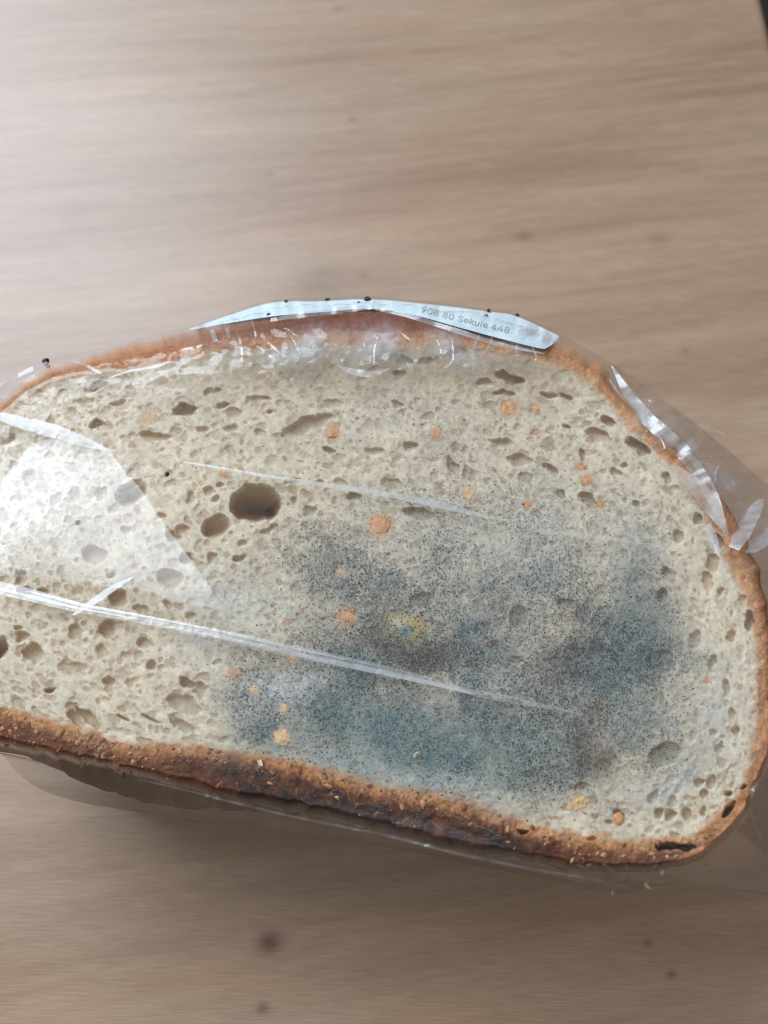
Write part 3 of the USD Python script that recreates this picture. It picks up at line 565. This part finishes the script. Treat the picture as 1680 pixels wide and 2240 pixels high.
def build_film():
    st = 4.0
    gx, gy = np.arange(-208, 1864, st), np.arange(640, 1976, st)
    X, Y = np.meshgrid(gx, gy); ny, nx = X.shape
    inF = shapely.contains_xy(P_film, X, Y); _, fx, fy = dist_line(X, Y, FILM)
    Xs, Ys = np.where(inF, X, fx), np.where(inF, Y, fy)
    z = film_base(Xs, Ys)
    P = un(Xs, Ys, H + z * 0.001).reshape(-1, 3)
    cell = inF[:-1, :-1] | inF[1:, :-1] | inF[:-1, 1:] | inF[1:, 1:]
    dI, _, _ = dist_line(Xs, Ys, INNER); inI = shapely.contains_xy(P_in, Xs, Ys); sg = np.where(inI, -dI, dI)
    painted_haze = 0.62 * np.exp(-((Ys - (756 + 0.00016 * (Xs - 780) ** 2)) / 40) ** 2) * ss(Xs, 340, 480) * (1 - ss(Xs, 1080, 1240)) * np.clip(3.0 * (fbm2(Xs, Ys, 75, 4, 95) - 0.31), 0.32, 1.2)  # painted white bands where rim and shoulder reflect the window
    painted_haze = np.maximum(painted_haze, 0.5 * np.exp(-(((Ys - 900) - 0.92 * (Xs - 1410)) / 46) ** 2) * ss(Xs, 1320, 1400) * (1 - ss(Xs, 1600, 1660)) * np.clip(3.2 * (fbm2(Xs, Ys, 42, 4, 96) - 0.33), 0.1, 1.2))
    painted_haze = np.maximum(painted_haze, 0.10 * ss(Xs, 1560, 1640) * (1 - ss(Ys, 1230, 1300)))
    painted_haze = np.maximum(painted_haze, 0.06 * ss(-sg, -60, 0) * fbm2(Xs, Ys, 220, 3, 97) * 2 * (1 - ss(Ys, 1600, 1750)))
    painted_haze = np.maximum(painted_haze, 0.04 * (sg > 20) * ss(Xs, 1250, 1500))
    painted_haze = np.maximum(painted_haze, 0.055 * (sg > 60) * ss(Ys, 1700, 1800))
    v, f, fg = compact(P, grid_tris(ny, nx, cell), painted_haze.reshape(-1))
    # sides of the bag, from the rim down to the table
    n = 420
    line = shapely.LineString(np.vstack([FILM, FILM[:1]])); q = np.array([line.interpolate(s).coords[0] for s in np.linspace(0, line.length, n, endpoint=False)])
    top = un(q[:, 0], q[:, 1], H + 0.001 * film_base(q[:, 0], q[:, 1])); ctr = np.array([0.0, -0.015, 0])
    rings = [top]
    for zz, sc in ((0.030, 0.985), (0.012, 0.965), (0.0008, 0.94)):
        r = ctr + (top - ctr) * sc; r[:, 2] = np.minimum(zz, top[:, 2] * 0.7); r[:, :2] += 0.003 * (meshkit.fbm(r * 90, 2, 8)[:, None] - 0.5); rings.append(r)
    V = np.vstack(rings); k = np.arange(n); k2 = (k + 1) % n; F = []
    for r in range(len(rings) - 1):
        a_, b_, c_, d_ = r * n + k, r * n + k2, (r + 1) * n + k2, (r + 1) * n + k
        F += [np.stack([a_, d_, c_], 1), np.stack([a_, c_, b_], 1)]
    put(BAG + 'film', v, f, M_film, np.repeat(fg[:, None], 3, 1))
    put(BAG + 'film_side', V, np.vstack(F), M_side)
build_film()

def half_normal(P):
    v = EYE - P; v /= np.linalg.norm(v, axis=-1, keepdims=True)
    l = WIN - P; l /= np.linalg.norm(l, axis=-1, keepdims=True)
    n = v + l; return n / np.linalg.norm(n, axis=-1, keepdims=True)
nfold = 0
def fold(pts, widths, lift=0.9, wob=0.07, M=None, sides=5, seed=0, off=0.0, name='film_fold'):
    """A pleat of the film standing up from the sheet, its flank turned to the window."""
    global nfold
    M = M or (M_fold if max(widths) > 11 else M_thin)
    c = smoothline(pts, 10, closed=False); n = len(c)
    t = np.linspace(0, 1, n); wd = np.interp(t, np.linspace(0, 1, len(widths)), widths)
    P = un(c[:, 0], c[:, 1], H + 0.001 * (film_base(c[:, 0], c[:, 1]) + lift))
    r = np.random.default_rng(seed + 100)
    N = half_normal(P); nz = np.stack([meshkit.fbm(np.stack([t * 9, t * 0 + k, t * 0 + seed], -1), 3, seed + k) - 0.5 for k in range(3)], -1)
    N = N + wob * 2 * nz + np.array([0, off, 0]); N /= np.linalg.norm(N, axis=1, keepdims=True)
    tan = np.gradient(P, axis=0); tan /= np.linalg.norm(tan, axis=1, keepdims=True)
    B = np.cross(N, tan); B /= np.linalg.norm(B, axis=1, keepdims=True)
    rows = []
    for i in range(sides):
        s = i / (sides - 1) - 0.5
        rows.append(P + B * (wd * s * W / 1680)[:, None] + N * ((0.10 * wd * (0.25 - s * s) + wd * 0.03 * (r.random(n) - .5) * (abs(s) < .4)) * W / 1680)[:, None])
    V = np.vstack(rows); F = []
    k = np.arange(n - 1)
    for i in range(sides - 1):
        a, b = i * n + k, (i + 1) * n + k
        F += [np.stack([a, a + 1, b + 1], 1), np.stack([a, b + 1, b], 1)]
    put(BAG + name + (f'_{nfold:03d}' if nfold else ''), V, np.vstack(F), M); nfold += 1
main = [(-40, 1278), (60, 1300), (180, 1330), (330, 1358), (480, 1388), (640, 1424), (820, 1462), (1010, 1506)]
fold(main, [28, 28, 24, 18, 22, 24, 26, 22, 8], M=M_base, seed=1)
fold([(x, y - 7) for x, y in main[1:7]], [2, 7, 6, 3, 6, 4, 1], M=M_fold, seed=41, lift=1.2, wob=0.1)
fold([(x + 30, y + 12) for x, y in main[3:]], [1, 5, 9, 8, 11, 9, 4], M=M_fold, seed=42, lift=1.2, wob=0.1)
fold([(x - 30, y - 4) for x, y in main[:4]], [8, 5, 9, 4, 1], M=M_fold, seed=43, lift=1.25, wob=0.1)
fold([(930, 1490), (1060, 1520), (1160, 1538), (1262, 1560)], [3, 16, 12, 2], M=M_base, seed=2, wob=0.1)
fold([(160, 1345), (210, 1312), (250, 1285), (292, 1262)], [4, 18, 16, 3], seed=3)
fold([(400, 1010), (480, 1024), (600, 1044), (720, 1062), (860, 1084), (960, 1104), (1070, 1132)], [2, 8, 8, 10, 14, 18, 4], seed=4, wob=0.1)
fold([(1170, 1158), (1300, 1176), (1440, 1192), (1590, 1202)], [6, 8, 4, 3], seed=5)
fold([(-30, 900), (40, 922), (120, 944), (190, 968), (242, 986)], [14, 30, 34, 22, 1], seed=6, wob=0.1, off=0.05)

# right shoulder: a bright wedge from the peak of the tent, then crumpled pleats
fold([(1338, 800), (1375, 862), (1418, 918), (1446, 952)], [2, 24, 32, 14], seed=7, wob=0.10, lift=2.6)
fold([(1338, 802), (1385, 872), (1440, 948), (1510, 1010), (1560, 1090), (1592, 1180)], [2, 16, 22, 30, 26, 6], M=M_base, seed=47, wob=0.14, lift=2.3)
fold([(1425, 912), (1470, 960), (1520, 1003), (1552, 1016)], [12, 28, 22, 5], seed=8, wob=0.10, lift=2.6)
fold([(1470, 1018), (1520, 1062), (1560, 1112), (1582, 1155)], [8, 34, 36, 10], seed=9, wob=0.10, lift=2.6)
fold([(1456, 1018), (1500, 1058), (1552, 1086)], [2, 8, 2], seed=10, wob=0.10, lift=2.6)
fold([(1545, 1150), (1562, 1180), (1572, 1215)], [20, 16, 4], seed=11, wob=0.10, lift=2.6)
fold([(1490, 905), (1540, 933), (1588, 950)], [5, 11, 5], seed=12)
fold([(1605, 1200), (1628, 1160), (1650, 1115), (1664, 1092)], [22, 40, 36, 10], seed=14, wob=0.10, lift=2.6)
fold([(1640, 1210), (1665, 1185), (1700, 1150)], [16, 40, 40], seed=15, wob=0.10, lift=2.6)
fold([(1672, 1688), (1642, 1740), (1650, 1800), (1676, 1850), (1695, 1872)], [3, 8, 6, 5, 4], seed=16)
fold([(1556, 1902), (1620, 1926), (1695, 1946)], [2, 4, 3], seed=17)
fold([(300, 1704), (420, 1732), (506, 1754), (660, 1790), (840, 1826), (1000, 1866), (1150, 1898), (1270, 1918), (1370, 1938)], [2, 4, 5, 5, 6, 6, 6, 5, 2], M=M_fold, seed=18, wob=0.3)
for k, (x, y) in enumerate([(1262, 1892), (1318, 1888), (1368, 1890), (1436, 1892)]):
    fold([(x, y), (0.5 * x + 692, 0.5 * y + 968), (1374, 1945)], [2, 4, 3], seed=20 + k, wob=0.25)
# the far rim: rolled edges, their window highlights whitened into the film
fold([(-20, 852), (30, 826), (70, 807), (104, 792)], [6, 14, 14, 3], seed=25)
fold([(142, 786), (180, 796), (212, 812), (236, 829)], [3, 7, 8, 1], seed=26, wob=0.2)
fold([(238, 827), (280, 813), (340, 801), (400, 786)], [2, 6, 7, 4], seed=27, wob=0.3)
fold([(592, 700), (660, 689), (740, 679), (816, 671)], [10, 17, 19, 14], seed=28, wob=0.1, lift=1.8)
fold([(822, 675), (900, 693), (1000, 724), (1090, 752), (1192, 774)], [8, 10, 13, 11, 4], seed=29, wob=0.15, lift=1.6)
fold([(738, 800), (770, 812), (812, 818), (852, 806)], [3, 16, 18, 2], seed=30, wob=0.2, lift=1.6)
fold([(464, 722), (472, 748)], [10, 12], seed=31, wob=0.3)  # this and the next: small glints built as whitened strips
fold([(496, 718), (502, 740)], [8, 9], seed=32, wob=0.3)
fold([(395, 765), (425, 760), (450, 752)], [4, 10, 4], seed=33, wob=0.3)
fr = np.random.default_rng(44)
for k in range(26):      # short crinkles on the far rim and the right shoulder
    if k < 15: x = fr.uniform(430, 1180); y = 745 + 0.00012 * (x - 780) ** 2 + fr.normal(0, 26); th = fr.normal(1.2, 0.7)
    else: x = fr.uniform(1400, 1600); y = 905 + 0.92 * (x - 1410) + fr.normal(0, 24); th = fr.uniform(0, 3.1)
    L = fr.uniform(12, 38); dx, dy = L * math.cos(th), L * math.sin(th); bend = fr.normal(0, 8)
    fold([(x - dx, y - dy), (x + bend, y + bend), (x + dx, y + dy)], [1, fr.uniform(3, 7), 1], seed=50 + k, wob=0.2, lift=1.6)
# added sheet at the left, tilted and whitened to give the window haze
def veil(poly, seed, away, M=M_veil, name='added_haze_pane', lift=1.2, curve=0.0, tilt=(0, 0)):
    pg = Polygon(poly); st = 5.0
    x0, y0, x1, y1 = pg.bounds
    gx, gy = np.arange(x0 - st, x1 + st * 2, st), np.arange(y0 - st, y1 + st * 2, st)
    X, Y = np.meshgrid(gx, gy); ny, nx = X.shape
    ins = shapely.contains_xy(pg, X, Y); _, fx, fy = dist_line(X, Y, poly)
    X, Y = np.where(ins, X, fx), np.where(ins, Y, fy)
    P0 = un(X, Y, H + 0.001 * lift)
    a = np.array(away[:2], float); A = un(a[0], a[1], H + 0.001 * lift)
    n = half_normal(A[None])[0] + np.array([tilt[0], tilt[1], 0])
    dx, dy = P0[..., 0] - A[0], P0[..., 1] - A[1]
    z = -(n[0] * dx + n[1] * dy) / n[2] * 1000 + lift
    sd = np.maximum(0, (Y - 1110 - 0.25 * (X - 200)) * W / 1.680); z = z - curve * sd ** 2 / 1000
    z = np.maximum(z - z.min() + 1.7, 1.5) + 0.6 * (fbm2(X, Y, 170, 2, seed) - .5) + 0.16 * (fbm2(X, Y, 50, 2, seed + 1) - .5)
    P = un(X, Y, H + 0.001 * z).reshape(-1, 3)
    cell = ins[:-1, :-1] | ins[1:, :-1] | ins[:-1, 1:] | ins[1:, 1:]
    v, f = compact(P, grid_tris(ny, nx, cell))
    put(BAG + name, v, f, M)
veil(rough([(70, 965), (110, 958), (240, 988), (300, 1062), (360, 1150), (430, 1240), (490, 1330), (420, 1320), (300, 1285), (180, 1275), (60, 1262), (-20, 1250), (-20, 1120), (20, 1030), (70, 965)], 12, 60, 501), 5, (200, 1080), curve=5.0)

# label strip
def build_label():
    up_ = smoothline([(416, 719), (500, 690), (596, 662), (700, 659), (810, 655), (950, 667), (1070, 682), (1130, 692), (1224, 735)], 8, closed=False)
    lo_ = smoothline([(417, 722), (500, 707), (596, 692), (700, 683), (810, 676), (900, 688), (1000, 715), (1100, 742), (1172, 760), (1192, 763)], 8, closed=False)
    n, k = 240, 25
    def resample(p):
        s = np.concatenate([[0], np.cumsum(np.hypot(*np.diff(p, axis=0).T))]); u = np.linspace(0, s[-1], n); return np.stack([np.interp(u, s, p[:, 0]), np.interp(u, s, p[:, 1])], -1)
    a, b = resample(up_), resample(lo_)
    rows = []
    for i in range(k):
        t = i / (k - 1); q = a * (1 - t) + b * t
        # rounded lower right corner
        q[-6:, 0] += 6 * math.sin(t * math.pi)
        rows.append(un(q[:, 0], q[:, 1], H + 0.001 * (label_z(q[:, 0], q[:, 1]))))
    V = np.vstack(rows); F = []; j = np.arange(n - 1)
    for i in range(k - 1):
        p, q = i * n + j, (i + 1) * n + j
        F += [np.stack([p, q, q + 1], 1), np.stack([p, q + 1, p + 1], 1)]
    lab = put(BAG + 'label', V, np.vstack(F), M_label)
    lab.SetCustomDataByKey('label', 'pale blue paper label with small printed address')
    tm = meshkit.text_mesh('908 80 Sekule 448', 1.0, 0.02)
    v = np.array(tm.vertices); wtx = v[:, 0].max()
    # along the strip, foreshortened: the letters lean away over the rim
    L0, L1 = np.array([918, 682.0]), np.array([1112, 729.0]); e = (L1 - L0) / wtx
    upv = np.array([4.0, -12.0])
    q = L0 + v[:, :1] * e + v[:, 1:2] * upv
    Pt = un(q[:, 0], q[:, 1], H + 0.001 * (label_z(q[:, 0], q[:, 1]) + 0.16 + v[:, 2] * 2))
    put(BAG + 'label/printed_address', Pt, np.array(tm.faces), M_ink, smooth=False)
def label_z(x, y):
    return film_base(x, y, 0.0) + 0.25
build_label()

# crumbs caught on the bag
SPECKS = [(100, 790, 7, 'largest dark crumb at the far left rim of the bag'), (805, 656, 8, 'brown crumb on the top middle rim of the bag above the label'), (716, 656, 5, 'dark crumb on the bag rim just left of the brown one'),
          (626, 660, 4, 'small dark crumb on the bag rim above the left part of the label'), (588, 688, 4, 'dark crumb on the lower edge of the label at its left half'), (1068, 681, 5, 'dark crumb on the rim above the printed address'), (1064, 690, 3, 'tiny dark crumb on the label just left of the rim crumb'),
          (1131, 690, 5, 'dark crumb on the rim near the right end of the label'), (785, 662, 3, 'tiny brown crumb on the rim beside the larger brown crumb'), (170, 1143, 5, 'black speck under the hazy film at the left'), (366, 1037, 4, 'black speck beside the large hole, above it to the left')]
for k, (x, y, r, lab) in enumerate(SPECKS):
    z = float(film_base(np.array([float(x)]), np.array([float(y)]))[0]) + 0.5
    if 400 < x < 1230 and y < 770: z = float(label_z(np.array([float(x)]), np.array([float(y)]))[0]) + 0.3
    p = lump('/World/dark_crumb' + (f'_{k:03d}' if k else ''), x, y, r, M_dark, 200 + k, 0.8, 0, 1.2, z)
    thing(None, lab, 'crumb', 'dark crumbs stuck to the bag', prim=p)
for k, (x, y, r, lab) in enumerate([(1447, 1909, 6, 'white crumb highest of three under the right corner of the loaf'), (1411, 1936, 6, 'white crumb in the middle of three at the front fold of the bag'), (1338, 1951, 6, 'white crumb lowest of three at the front edge of the bag')]):
    z = float(film_base(np.array([float(x)]), np.array([float(y)]))[0]) + 0.4
    p = shard('/World/pale_crumb' + (f'_{k:03d}' if k else ''), x, y, r * 1.2, M_white, 300 + k, 0.1, z)
    thing(None, lab, 'crumb', 'pale crumbs on the front of the bag', prim=p)
